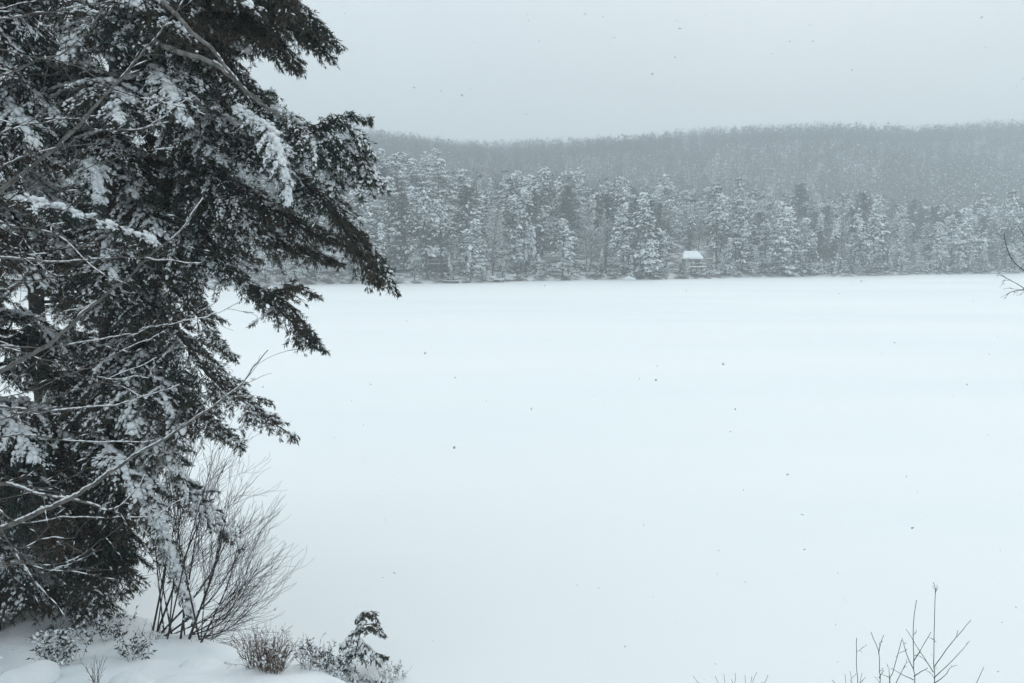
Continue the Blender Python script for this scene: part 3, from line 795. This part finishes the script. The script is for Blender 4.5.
g = np.random.default_rng(31)
sb = at(-95, 690, 7.4); sb[2] = gz(sb[0], sb[1]) - .1
bt = thing('bare_tree', 'grey leafless tree whose long snowy branches cross the pine at the left edge', 'tree', tuple(sb))
b = Buf(); st = [sb, at(-85, 560, 7.4), at(-80, 400, 7.4), at(-72, 200, 7.4), at(-60, 0, 7.4), at(-50, -160, 7.4)]
tp, _ = resample(st, 24); b.tube(tp, np.linspace(.10, .035, 24), 10); part('trunk', b, M_GBARK, bt, True)
BR = [
    ([(-85,560,7.4),(-40,546,7.2),(0,529,7.0),(40,512,6.9),(72,497,6.85),(86,489,6.8),(118,470,6.75),(150,449,6.7),(200,415,6.7),(240,384,6.7),(268,350,6.7)], .040, .004, .55, 7, .45),
    ([(70,498,6.85),(90,502,6.8),(108,508,6.75),(122,503,6.7),(136,490,6.7),(143,478,6.7)], .013, .004, .7, 3, .25),
    ([(-82,480,7.4),(-30,478,7.2),(0,481,7.0),(22,489,6.95),(45,496,6.9),(68,499,6.85)], .018, .012, .7, 4, .4),
    ([(-80,430,7.4),(-35,398,7.2),(0,370,7.0),(40,344,6.9),(70,316,6.9),(110,285,6.9),(150,250,6.9),(178,232,6.9),(200,202,6.9)], .038, .004, .45, 7, .5),
    ([(-74,250,7.4),(-35,216,7.2),(0,190,7.1),(30,168,7.1),(58,146,7.1),(100,104,7.1),(140,55,7.1),(168,22,7.1),(186,-4,7.1)], .032, .004, .5, 8, .5),
    ([(-80,410,7.4),(-30,406,7.1),(0,405,7.0),(40,407,6.9),(70,405,6.9),(100,405,6.9),(140,399,6.9),(176,386,6.9)], .020, .004, .8, 6, .4),
    ([(-76,270,7.4),(-30,254,7.1),(0,256,7.0),(40,259,6.9),(100,258,6.9),(150,260,6.9),(196,263,6.9)], .017, .004, .9, 5, .35),
    ([(-76,200,7.4),(-30,215,7.1),(0,222,7.0),(30,230,6.9),(60,238,6.9),(95,268,6.9),(130,285,6.9)], .013, .003, .8, 5, .35),
    ([(-80,450,7.4),(-20,440,7.1),(18,437,7.0),(55,443,6.9),(110,444,6.9),(150,441,6.9)], .015, .004, .8, 6, .35),
    ([(-72,100,7.4),(-20,75,7.2),(10,70,7.1),(36,58,7.1),(62,52,7.1),(90,25,7.1),(110,-5,7.1)], .016, .004, .5, 7, .4),
    ([(-65,20,7.4),(-20,18,7.2),(15,14,7.1),(50,11,7.1),(80,7,7.1),(125,-2,7.1)], .013, .003, .7, 5, .3),
    ([(-74,150,7.4),(-20,142,7.2),(20,128,7.1),(55,120,7.1),(80,114,7.1)], .014, .004, .8, 5, .35),
    ([(75,137,7.1),(105,132,7),(140,130,7),(165,118,7),(190,98,7)], .010, .003, .7, 5, .3),
    ([(-82,370,7.4),(-20,348,7.1),(25,345,7.0),(60,343,6.9),(110,336,6.9),(160,325,6.9),(200,318,6.9),(240,302,6.9)], .012, .003, .5, 6, .35),
    ([(-82,380,7.4),(-20,335,7.1),(10,333,7),(40,315,6.9),(55,312,6.9),(90,305,6.9)], .011, .003, .6, 5, .3),
    ([(-84,520,7.4),(-30,500,7.1),(20,524,6.9),(70,520,6.8),(110,518,6.8),(150,516,6.8),(180,500,6.8)], .010, .003, .6, 5, .3),
    ([(-84,500,7.4),(-20,520,7.1),(10,548,7),(40,590,6.9),(62,612,6.9)], .012, .003, .4, 5, .3),
    ([(-74,190,7.4),(-20,175,7.1),(12,160,7),(50,150,7),(110,140,7)], .010, .003, .7, 4, .3),
]
for (pp, r0, r1, sn, tw, tl) in BR:
    branch_part(bt, PX(*pp), r0, r1, g, snow=sn, twigs=tw + 2, tl=tl)

# fine tangle of side shoots at the left edge
for i in range(30):
    y0 = g.uniform(-20, 600); x0 = g.uniform(-70, -10); L_ = g.uniform(70, 210); sl = g.normal(-.18, .28)
    d0 = g.uniform(6.6, 7.6)
    branch_part(bt, PX((-75, y0 + g.normal(0, 20), 7.4), (x0 + L_ * .4, y0 + sl * L_ * .4 + g.normal(0, 6), d0), (x0 + L_ * .75, y0 + sl * L_ * .8 + g.normal(0, 7), d0), (x0 + L_ * 1.15, y0 + sl * L_ * 1.3, d0)),
                g.uniform(.006, .011), .0025, g, bark=M_GBARK if i % 2 else M_TWIG, snow=g.uniform(.1, .4), twigs=8, tl=.42, kink=.02)
# heavy bare limbs showing in the pine's upper crown
branch_part(pine, PX((121,18,12.6),(150,38,11.2),(190,54,10.5),(222,66,10.4),(250,92,10.5),(285,120,10.9)), .080, .02, g, name='limb', bark=M_GBARK, snow=.25, twigs=4, tl=.3)
branch_part(pine, PX((121,-30,12.6),(165,2,11.2),(192,30,10.5),(212,46,10.4),(238,82,10.4),(262,102,10.6)), .052, .02, g, name='limb', bark=M_GBARK, snow=.25, twigs=4, tl=.3)

# bare tree off the right edge with one branch reaching in
rb_ = at(1130, 640, 8.5); rb_[2] = gz(rb_[0], rb_[1]) - .1
rt = thing('bare_tree', 'dark leafless twig tips reaching in at the right edge above the lake', 'tree', tuple(rb_))
b = Buf(); tp, _ = resample([rb_, at(1120, 450, 8.5), at(1105, 250, 8.5), at(1100, 60, 8.5)], 20); b.tube(tp, np.linspace(.09, .03, 20), 9); part('trunk', b, M_TWIG, rt, True)
g = np.random.default_rng(8)
for pp, r0 in [([(1112,320,8.5),(1060,296,8.4),(1024,271,8.3),(1012,262,8.3),(1006,248,8.3),(1004,233,8.3)], .013),
               ([(1112,330,8.5),(1060,312,8.4),(1024,288,8.3),(1012,280,8.3),(1000,275,8.3)], .011),
               ([(1060,304,8.4),(1034,292,8.3),(1018,290,8.3),(1004,296,8.3)], .008),
               ([(1108,290,8.5),(1060,260,8.4),(1028,240,8.3),(1018,226,8.3)], .009)]:
    branch_part(rt, PX(*pp), r0, .003, g, bark=M_TWIG, snow=.15, twigs=6, tl=.14, kink=.012, trim=.55)

for i in range(26):
    z_ = rb_[2] + g.uniform(2.2, 8.6); c_ = np.array([np.interp(z_, tp[:, 2], tp[:, 0]), np.interp(z_, tp[:, 2], tp[:, 1]), z_])
    a_ = g.uniform(-1.25, 1.15); L_ = g.uniform(.9, 2.1) * (1.2 - .5 * (z_ - rb_[2]) / 9)
    d_ = np.array([math.cos(a_), math.sin(a_), g.uniform(.35, .9)])
    e_ = c_ + d_ * L_ + np.array([0, 0, .25 * L_])
    if pxof(e_[0], e_[1]) < 1062: continue
    branch_part(rt, [c_, c_ + d_ * L_ * .5, e_], g.uniform(.012, .024), .003, g, bark=M_TWIG, snow=.3, twigs=8, tl=.3, kink=.014)
b = Buf(); b.tube(resample([tp[-1], tp[-1] + np.array([.08, .05, .9]), tp[-1] + np.array([.05, .1, 1.9])], 10)[0], np.linspace(.03, .004, 10), 7); part('branch', b, M_TWIG, rt, True)

# multi-stemmed leafless bush
g = np.random.default_rng(12)
sp, DB = hit(180, 634)
bush = thing('bare_bush', 'large leafless bush with many fine twigs fanning out over the ice beneath the pine', 'bush', tuple(sp))
def fan_stem(root, base, tip, bow, r0, g, nt, name='stem'):
    base = np.asarray(base, float); tip = np.asarray(tip, float)
    mid = base * .45 + tip * .55 + bow
    cv, L = resample([base, mid, tip], max(10, int(np.linalg.norm(tip - base) / .10)))
    k = len(cv); b = Buf(); rr = np.linspace(r0, .003, k); b.tube(cv, rr, 6)
    tan = nrm(np.gradient(cv, axis=0)); A = []; B = []; ra = []; rb = []
    def grow(p, d, l, r, depth):
        ns = 6
        for s_ in range(ns):
            d = nrm(d + g.normal(0, .115, 3) + np.array([.02, 0, .058]))
            q = p + d * l / ns; A.append(p); B.append(q); ra.append(r); r = max(r * .86, .0022); rb.append(r)
            if depth > 0 and g.random() < .75:
                d2 = nrm(d + g.normal(0, .30, 3) + np.array([0, 0, -.05])); grow(q, d2, l * g.uniform(.35, .6), r * .75, depth - 1)
            p = q
    for i in range(nt):
        j = int(k * g.uniform(.22, .95)); d = nrm(tan[j] + g.normal(0, .38, 3) + np.array([.08, 0, -.05]))
        grow(cv[j], d, g.uniform(.5, 1.05) * (1.25 - .6 * j / k), max(rr[j] * .4, .0030), 1)
    b.sticks(np.array(A), np.array(B), np.array(ra), np.array(rb))
    o = part(name, b, M_TWIG, root, True)
    s = Buf(); s.lumps(cv[::2] + np.array([0, 0, .012]), tan[::2], .05, rr[::2] * .8, .008, 0, 'oct', .1)
    part('snow_clumps', s, M_SNOW, root, True, parent=o)
tips0 = [(158,470),(185,452),(205,446),(222,452),(240,462),(255,480),(268,505),(283,520),(286,548),(290,583),(262,598),(240,605),(272,565),(175,480),(148,500),(250,520)]
tips = [(a_ - (24 if a_ > 250 else 14 if a_ > 225 else 6), c_ + (10 if a_ > 250 else 0)) for a_, c_ in tips0] + [(165,455),(192,448),(212,470),(228,490),(246,540),(262,560),(200,520)]
for (tx, ty) in tips:
    bx = 150 + 56 * g.random(); d0 = DB + g.uniform(-.3, .3)
    bs, _ = hit(bx, 632 + (bx - 150) * .16 + g.uniform(-3, 5)); bs[2] -= .05
    tipw = at(tx, ty, d0 + g.uniform(-.7, .7))
    fan_stem(bush, bs, tipw, np.array([-.04, 0, .02 + .12 * g.random()]) if ty < 480 else np.array([.05, 0, -.10 - .25 * (ty - 480) / 120]), g.uniform(.010, .019), g, 15)

# ------------------------------------------------------------------ small plants on the bank
def small_plant(px, py, d, hpx, wpx, nst, label, name, cat, bark, leaves=0, lmat=None, snow=.4, seed=0, lean=0, lr=.004, lsz=.05):
    g = np.random.default_rng(seed)
    p0, d = hit(px, py)
    t = thing(name, label, cat, tuple(p0))
    mpx = d / F
    h, w = hpx * mpx, wpx * mpx
    A, B, ra, rb, own = [], [], [], [], []; b = Buf(); tw = []
    for i in range(nst):
        bx = p0 + np.array([g.uniform(-.32, .32) * w, g.uniform(-.25, .25) * w, 0]); bx[2] = gz(bx[0], bx[1]) - .02
        d_ = nrm(np.array([(bx[0] - p0[0]) / w * .9 + g.normal(0, .18) + lean, g.normal(0, .22), 1.0]))
        l = h * g.uniform(.55, 1.1); p = bx; r = lr * g.uniform(.7, 1.4); ns = 7
        for s_ in range(ns):
            d_ = nrm(d_ + g.normal(0, .09, 3)); q = p + d_ * l / ns
            A.append(p); B.append(q); ra.append(r); r = max(r * .86, .002); rb.append(r); own.append(i)
            if s_ > 1 and g.random() < .6:
                d2 = nrm(d_ + g.normal(0, .5, 3)); q2 = q + d2 * l * g.uniform(.12, .3)
                A.append(q); B.append(q2); ra.append(r * .8); rb.append(.0018); own.append(i); tw.append((q, q2))
            p = q; tw.append((p - d_ * l / ns, p))
    A = np.array(A); B = np.array(B)
    ra = np.array(ra); rb = np.array(rb); own = np.array(own)
    if nst <= 40:
        for i in range(nst):
            q_ = own == i; b = Buf(); b.sticks(A[q_], B[q_], ra[q_], rb[q_]); part('stem', b, bark, t, True)
    else:
        b.sticks(A, B, ra, rb); tag(part('twigs', b, bark, t, True), kind='stuff')
    if leaves:
        lb = Buf(); i = g.integers(0, len(tw), leaves); f_ = g.random(leaves)[:, None]
        a = np.array([tw[j][0] for j in i]); c = np.array([tw[j][1] for j in i])
        keep = (a[:, 2] > p0[2] + .12 * h)
        P = (a + (c - a) * f_)[keep]; n_ = len(P)
        D = nrm(c - a)[keep] * .6 + g.normal(0, .6, (n_, 3)) + np.array([0, 0, -.35])
        lb.blades(P, D, lsz * g.uniform(.6, 1.4, n_), lsz * .35 * g.uniform(.6, 1.3, n_), 0, g.normal(size=(n_, 3)))
        part('leaves', lb, lmat, t)
    if snow:
        s = Buf(); i = np.where(g.random(len(tw)) < snow)[0]
        if len(i):
            a = np.array([tw[j][0] for j in i]); c = np.array([tw[j][1] for j in i]); n_ = len(i)
            sz = g.uniform(.5, 1.3, n_)
            s.lumps((a + c) / 2 + np.array([0, 0, .012]), (c - a) * np.array([1, 1, .4]), .028 * sz, .018 * sz, .014 * sz, 0, 'ico', .2)
            part('snow_clumps', s, M_SNOW, t, True)
    return t
small_plant(62, 664, 9.6, 36, 52, 30, 'low leafy shrub laden with snow at the foot of the hemlock', 'low_shrub', 'shrub', M_TWIG, 800, M_HEM, .8, 1, lsz=.06)
small_plant(104, 640, 10.6, 30, 56, 22, 'dark straggly shrub between the snowy shrub and the pine trunk', 'low_shrub', 'shrub', M_TWIG, 260, M_HEM, .4, 2, lsz=.06)
small_plant(137, 658, 10.0, 26, 42, 20, 'small dark shrub in the open snow below the bare bush', 'low_shrub', 'shrub', M_TWIG, 260, M_HEM, .5, 3, lsz=.06)
small_plant(150, 640, 10.8, 18, 40, 14, 'fine dry weeds at the foot of the bare bush stems', 'dry_weeds', 'weeds', M_TWIG, 0, None, .1, 4)
small_plant(266, 668, 9.9, 42, 50, 150, 'dense reddish brown clump of dry stems on the bank edge', 'dry_bush', 'bush', M_RED, 1300, M_RED, .06, 5, lsz=.028)
small_plant(312, 668, 9.9, 30, 30, 22, 'sparse pale weeds right beside the reddish brown clump', 'dry_weeds', 'weeds', M_RED, 40, M_RED, .25, 6, lsz=.03)
small_plant(328, 671, 9.8, 34, 44, 34, 'low dark shrub against the left foot of the little evergreen', 'low_shrub', 'shrub', M_TWIG, 800, M_HEM, .45, 7, lsz=.05)
small_plant(392, 684, 9.3, 17, 40, 26, 'short twiggy weeds down the bank right of the little evergreen', 'dry_weeds', 'weeds', M_TWIG, 160, M_HEM, .35, 8, lsz=.04)
small_plant(97, 690, 9.0, 36, 14, 11, 'few thin bent stalks in the open snow at the bottom left', 'dry_weeds', 'weeds', M_TWIG, 0, None, 0, 9)
# little evergreen
g = np.random.default_rng(40)
eb, DE = hit(356, 673); eb[2] -= .05
ev = thing('young_evergreen', 'little evergreen with bent tip and snow on its sprays at the bank edge', 'young tree', tuple(eb))
tpv = PX((354,674,DE),(355,658,DE),(359,638,DE),(364,620,DE),(371,611,DE),(380,613,DE)); tpv[0] = eb
b = Buf(); tp, _ = resample(tpv, 20); b.tube(tp, np.linspace(.018, .004, 20), 7); part('stem', b, M_BARK, ev, True)
for i, t_ in enumerate(np.r_[np.linspace(.08, .93, 19)]):
    c = tp[int(t_ * 19)]
    az = i * 2.4 + g.normal(0, .3); L = (.85 * (1 - t_) ** .95 + .09) * g.uniform(.55, 1.25)
    d = np.array([math.cos(az), math.sin(az), 0])
    e = c + d * L + np.array([0, 0, -.42 * L]); e[2] = max(e[2], gz(e[0], e[1]) + .03)
    bough(ev, [c, c + d * L * .5 + np.array([0, 0, .02]), e],   .006, .12, 46, g.uniform(.42, .62), M_HEM, rng=g, nl=.045, nw=.010, start=.05, hang=.25, droop=.6)

# young leafless saplings at the lower right, rooted on the bank below the picture
g = np.random.default_rng(60)
def sapling(px, pts, side, label, d, r0=.0075):
    q = at(px, 690, d); base = np.array([q[0], q[1], gz(q[0], q[1]) - .05])
    t = thing('sapling', label, 'sapling', tuple(base))
    P = [base] + [at(a_, c_, d) for a_, c_ in pts]
    branch_part(t, P, r0, .0028, g, name='stem', bark=M_TWIG, snow=0, twigs=2, tl=.12, kink=.004, trim=.8)
    for s_ in side:
        branch_part(t, PX(*[(a_, c_, d + g.uniform(-.15, .15)) for a_, c_ in s_]), .0045, .0022, g, bark=M_TWIG, snow=0, twigs=1, tl=.12, kink=.005)
sapling(934, [(934,700),(933.5,665),(934,640),(935.5,588)], [[(933.5,668),(950,645),(971,620)], [(933.5,678),(950,662),(965,647)], [(933.5,672),(918,648),(906,629)], [(933.5,684),(945,676),(950,668)], [(940,700),(970,690),(984,667)]],
        'tallest leafless sapling at lower right with long forked side shoots', 7.0)
sapling(914, [(914,700),(914,675),(914,662),(913.5,628),(916.6,600)], [[(914,662),(924,645),(931,632)], [(914,670),(907,655),(902,638)], [(914,676),(928,668)], [(914,680),(896,671)]],
        'thin leafless sapling just left of the tallest one', 6.8)
sapling(879, [(879,700),(879,675),(878.4,653),(871,632)], [[(878.4,654),(881,644),(884,635)], [(879,678),(884,670)]], 'slim sapling with a forked tip at lower right', 6.9)
sapling(857, [(857,700),(856.8,670),(856.6,638)], [], 'single straight unbranched shoot, leftmost of the lower right saplings', 6.9, .007)
sapling(890, [(888,700),(892,675),(901.7,640)], [[(890,684),(889,668)], [(893,690),(905,665)]], 'slanting sapling between the forked one and the thin one', 7.1, .008)
def twig_bush(px, w, tips, label, d, seed):
    g = np.random.default_rng(seed)
    q = at(px, 690, d); base = np.array([q[0], q[1], gz(q[0], q[1]) - .05])
    t = thing('twig_bush', label, 'bush', tuple(base))
    for (a_, c_) in tips:
        m_ = at(px + (a_ - px) * .5, 720, d)
        branch_part(t, [base + np.array([g.normal(0, .1), 0, 0]), m_, at(a_, c_, d + g.uniform(-.2, .2))], .006, .002, g, name='stem', bark=M_TWIG, snow=0, twigs=3, tl=.13, trim=.72, upb=.3)
twig_bush(738, 40, [(693,676),(715,676),(724,674),(735,673),(745,675),(752,676),(757,672),(768,675)], 'tops of a twiggy bush at the bottom edge right of centre', 7.4, 71)
twig_bush(850, 30, [(832,680),(845,674),(850,671),(862,673)], 'twig tops at the bottom edge left of the saplings', 7.2, 72)

# snow-covered boulders, bottom left
p, _ = hit(30, 686); boulder(p[0], p[1], gz(p[0], p[1]) - .02, .36, 'rounded snow-capped boulder in the bottom left corner', seed=5, flat=.75)
p, _ = hit(128, 687); boulder(p[0], p[1], gz(p[0], p[1]) - .05, .26, 'small snow-capped boulder right of the rounded corner one', seed=6, flat=.6)
p, _ = hit(203, 668); boulder(p[0], p[1], gz(p[0], p[1]) - .08, .30, 'low snow-buried boulder in the open snow left of the brown clump', seed=7, flat=.4)

# needles, cones and twig bits fallen on the bank snow
lb = Buf(); n = 420
x_ = -3.4 - np.abs(g.normal(0, 2.0, n)); y_ = g.uniform(10.2, 13.0, n); z_ = bank_z(x_, y_) + .006
lb.blades(np.c_[x_, y_, z_], np.c_[g.normal(size=(n, 2)), g.normal(0, .12, n)], g.uniform(.015, .06, n), g.uniform(.006, .013, n), 0, np.tile([.1, .1, 1.], (n, 1)))
tag(link('fallen_litter', lb.mesh('fallen_litter', [M_HEM])), 'dark needles and twig bits fallen on the bank snow', 'litter', kind='stuff')

# unseen house behind the window view, added to shade the near snow
M_SIDE = mat('dark_siding', (.07, .06, .05), (.11, .095, .08), 4, .9, .2)
ho = thing('house', 'unseen dark timber house behind the viewpoint, added to shade the near snow', 'house', (1, -5, 4))
b = Buf(); b.box((-13, -10, 3.2), (15, -.7, 10.4)); part('wall', b, M_SIDE, ho)
rv = [[-14, -.1, 10.41], [16, -.1, 10.41], [16, -10.6, 10.41], [-14, -10.6, 10.41], [-14, -5.3, 14.6], [16, -5.3, 14.6]]
b = Buf(); b.add(rv, [[0, 1, 5, 4], [2, 3, 4, 5], [3, 2, 1, 0]]); b.add(rv, [[1, 2, 5], [3, 0, 4]]); rf = part('roof', b, M_WOOD, ho)
b = Buf(); rv2 = [[p_[0], p_[1], p_[2] + .25] for p_ in rv]; b.add(rv2, [[0, 1, 5, 4], [2, 3, 4, 5]]); part('snow', b, M_SNOW, ho, parent=rf)
for wx in (-8, -4, 2.5, 7, 11):
    b = Buf(); b.box((wx, -.76, 7.1), (wx + 1.3, -.62, 8.9)); wn = part('window', b, M_WOOD, ho)
    b = Buf(); b.box((wx + .1, -.66, 7.2), (wx + 1.2, -.60, 8.8)); part('pane', b, M_GLASS, ho, parent=wn)

# falling snow
g = np.random.default_rng(90)
n = 340
d = g.uniform(3.0, 10, n); px = g.uniform(-60, 1090, n); py = g.uniform(-40, 700, n)
C = np.array([at(a_, c_, e_) for a_, c_, e_ in zip(px, py, d)])
C = C[C[:, 2] > 2.5]
fl = Buf(); fl.lumps(C, g.normal(size=C.shape), g.uniform(.004, .012, len(C)), g.uniform(.004, .009, len(C)), .005, 0, 'ico', .25)
tag(link('falling_snow', fl.mesh('falling_snow', [M_SNOW])), 'scattered snowflakes drifting down over the lake', 'snowflakes', kind='stuff')

# ------------------------------------------------------------------ haze
hz = Buf(); hz.box((-760, -160, -25), (760, 1000, 135))
hm_ = bpy.data.materials.new('haze'); hm_.use_nodes = True
nt = hm_.node_tree
for n_ in list(nt.nodes):
    if n_.type == 'BSDF_PRINCIPLED': nt.nodes.remove(n_)
pv = nt.nodes.new('ShaderNodeVolumePrincipled')
pv.inputs['Color'].default_value = (.87, .95, .99, 1); pv.inputs['Density'].default_value = .0015; pv.inputs['Anisotropy'].default_value = .0
nt.links.new(pv.outputs['Volume'], nt.nodes['Material Output'].inputs['Volume'])
tag(link('haze', hz.mesh('haze', [hm_])), 'thin snowy haze over the lake', 'haze', kind='stuff')

# ------------------------------------------------------------------ sky and sun
SUN_EL, SUN_AZ = 42.0, 25.0        # azimuth from +Y (ahead) towards +X
w = bpy.data.worlds.new('World'); scene.world = w; w.use_nodes = True
nt = w.node_tree; bg = nt.nodes['Background']
sky = nt.nodes.new('ShaderNodeTexSky'); sky.sky_type = 'NISHITA'; sky.sun_disc = False
sky.sun_elevation = rad(SUN_EL); sky.sun_rotation = rad(SUN_AZ); sky.dust_density = 5; sky.air_density = 1.5
tc = nt.nodes.new('ShaderNodeTexCoord'); sx = nt.nodes.new('ShaderNodeSeparateXYZ'); nt.links.new(tc.outputs['Generated'], sx.inputs[0])
mx = nt.nodes.new('ShaderNodeMath'); mx.operation = 'MAXIMUM'; mx.inputs[1].default_value = 0; nt.links.new(sx.outputs['Z'], mx.inputs[0])
ma = nt.nodes.new('ShaderNodeMath'); ma.operation = 'MULTIPLY_ADD'; ma.inputs[1].default_value = .42; ma.inputs[2].default_value = .58; nt.links.new(mx.outputs[0], ma.inputs[0])
no = nt.nodes.new('ShaderNodeTexNoise'); no.inputs['Scale'].default_value = 2.2; no.inputs['Detail'].default_value = 3; nt.links.new(tc.outputs['Generated'], no.inputs['Vector'])
m2 = nt.nodes.new('ShaderNodeMath'); m2.operation = 'MULTIPLY_ADD'; m2.inputs[1].default_value = .16; m2.inputs[2].default_value = .92; nt.links.new(no.outputs['Fac'], m2.inputs[0])
m3 = nt.nodes.new('ShaderNodeMath'); m3.operation = 'MULTIPLY'; nt.links.new(ma.outputs[0], m3.inputs[0]); nt.links.new(m2.outputs[0], m3.inputs[1])
vm = nt.nodes.new('ShaderNodeVectorMath'); vm.operation = 'SCALE'; vm.inputs[0].default_value = (10.85, 12.0, 12.7); nt.links.new(m3.outputs[0], vm.inputs['Scale'])
mix = nt.nodes.new('ShaderNodeMix'); mix.data_type = 'RGBA'; mix.inputs['Factor'].default_value = .93
nt.links.new(sky.outputs['Color'], mix.inputs['A']); nt.links.new(vm.outputs['Vector'], mix.inputs['B'])
nt.links.new(mix.outputs['Result'], bg.inputs['Color']); bg.inputs['Strength'].default_value = .10

sl = bpy.data.lights.new('sun', 'SUN'); sl.energy = .5; sl.angle = rad(45); sl.color = (1, .97, .93)
so = bpy.data.objects.new('sun', sl); COL.objects.link(so)
dv = Vector((math.sin(rad(SUN_AZ)) * math.cos(rad(SUN_EL)), math.cos(rad(SUN_AZ)) * math.cos(rad(SUN_EL)), math.sin(rad(SUN_EL))))
so.rotation_euler = dv.to_track_quat('Z', 'Y').to_euler(); so.location = (0, 0, 60)

cam = bpy.data.cameras.new('camera'); cam.sensor_width = 36; cam.lens = F * 36 / 1024; cam.clip_end = 5000; cam.clip_start = .05
co = bpy.data.objects.new('camera', cam); COL.objects.link(co); co.location = (0, 0, CAMZ); co.rotation_euler = (rad(90) - TH, 0, 0)
scene.camera = co

scene.render.engine = 'CYCLES'
c = scene.cycles
c.use_denoising = True
try:
    c.denoiser = 'OPENIMAGEDENOISE'; c.denoising_input_passes = 'RGB_ALBEDO_NORMAL'; c.denoising_prefilter = 'ACCURATE'
except Exception: pass
c.max_bounces = 6; c.diffuse_bounces = 3; c.glossy_bounces = 2; c.volume_bounces = 1; c.transparent_max_bounces = 4
c.use_adaptive_sampling = True; c.adaptive_threshold = .02
vs = scene.view_settings; vs.view_transform = 'Standard'; vs.look = 'None'; vs.exposure = .07; vs.gamma = 1; vs.use_curve_mapping = False
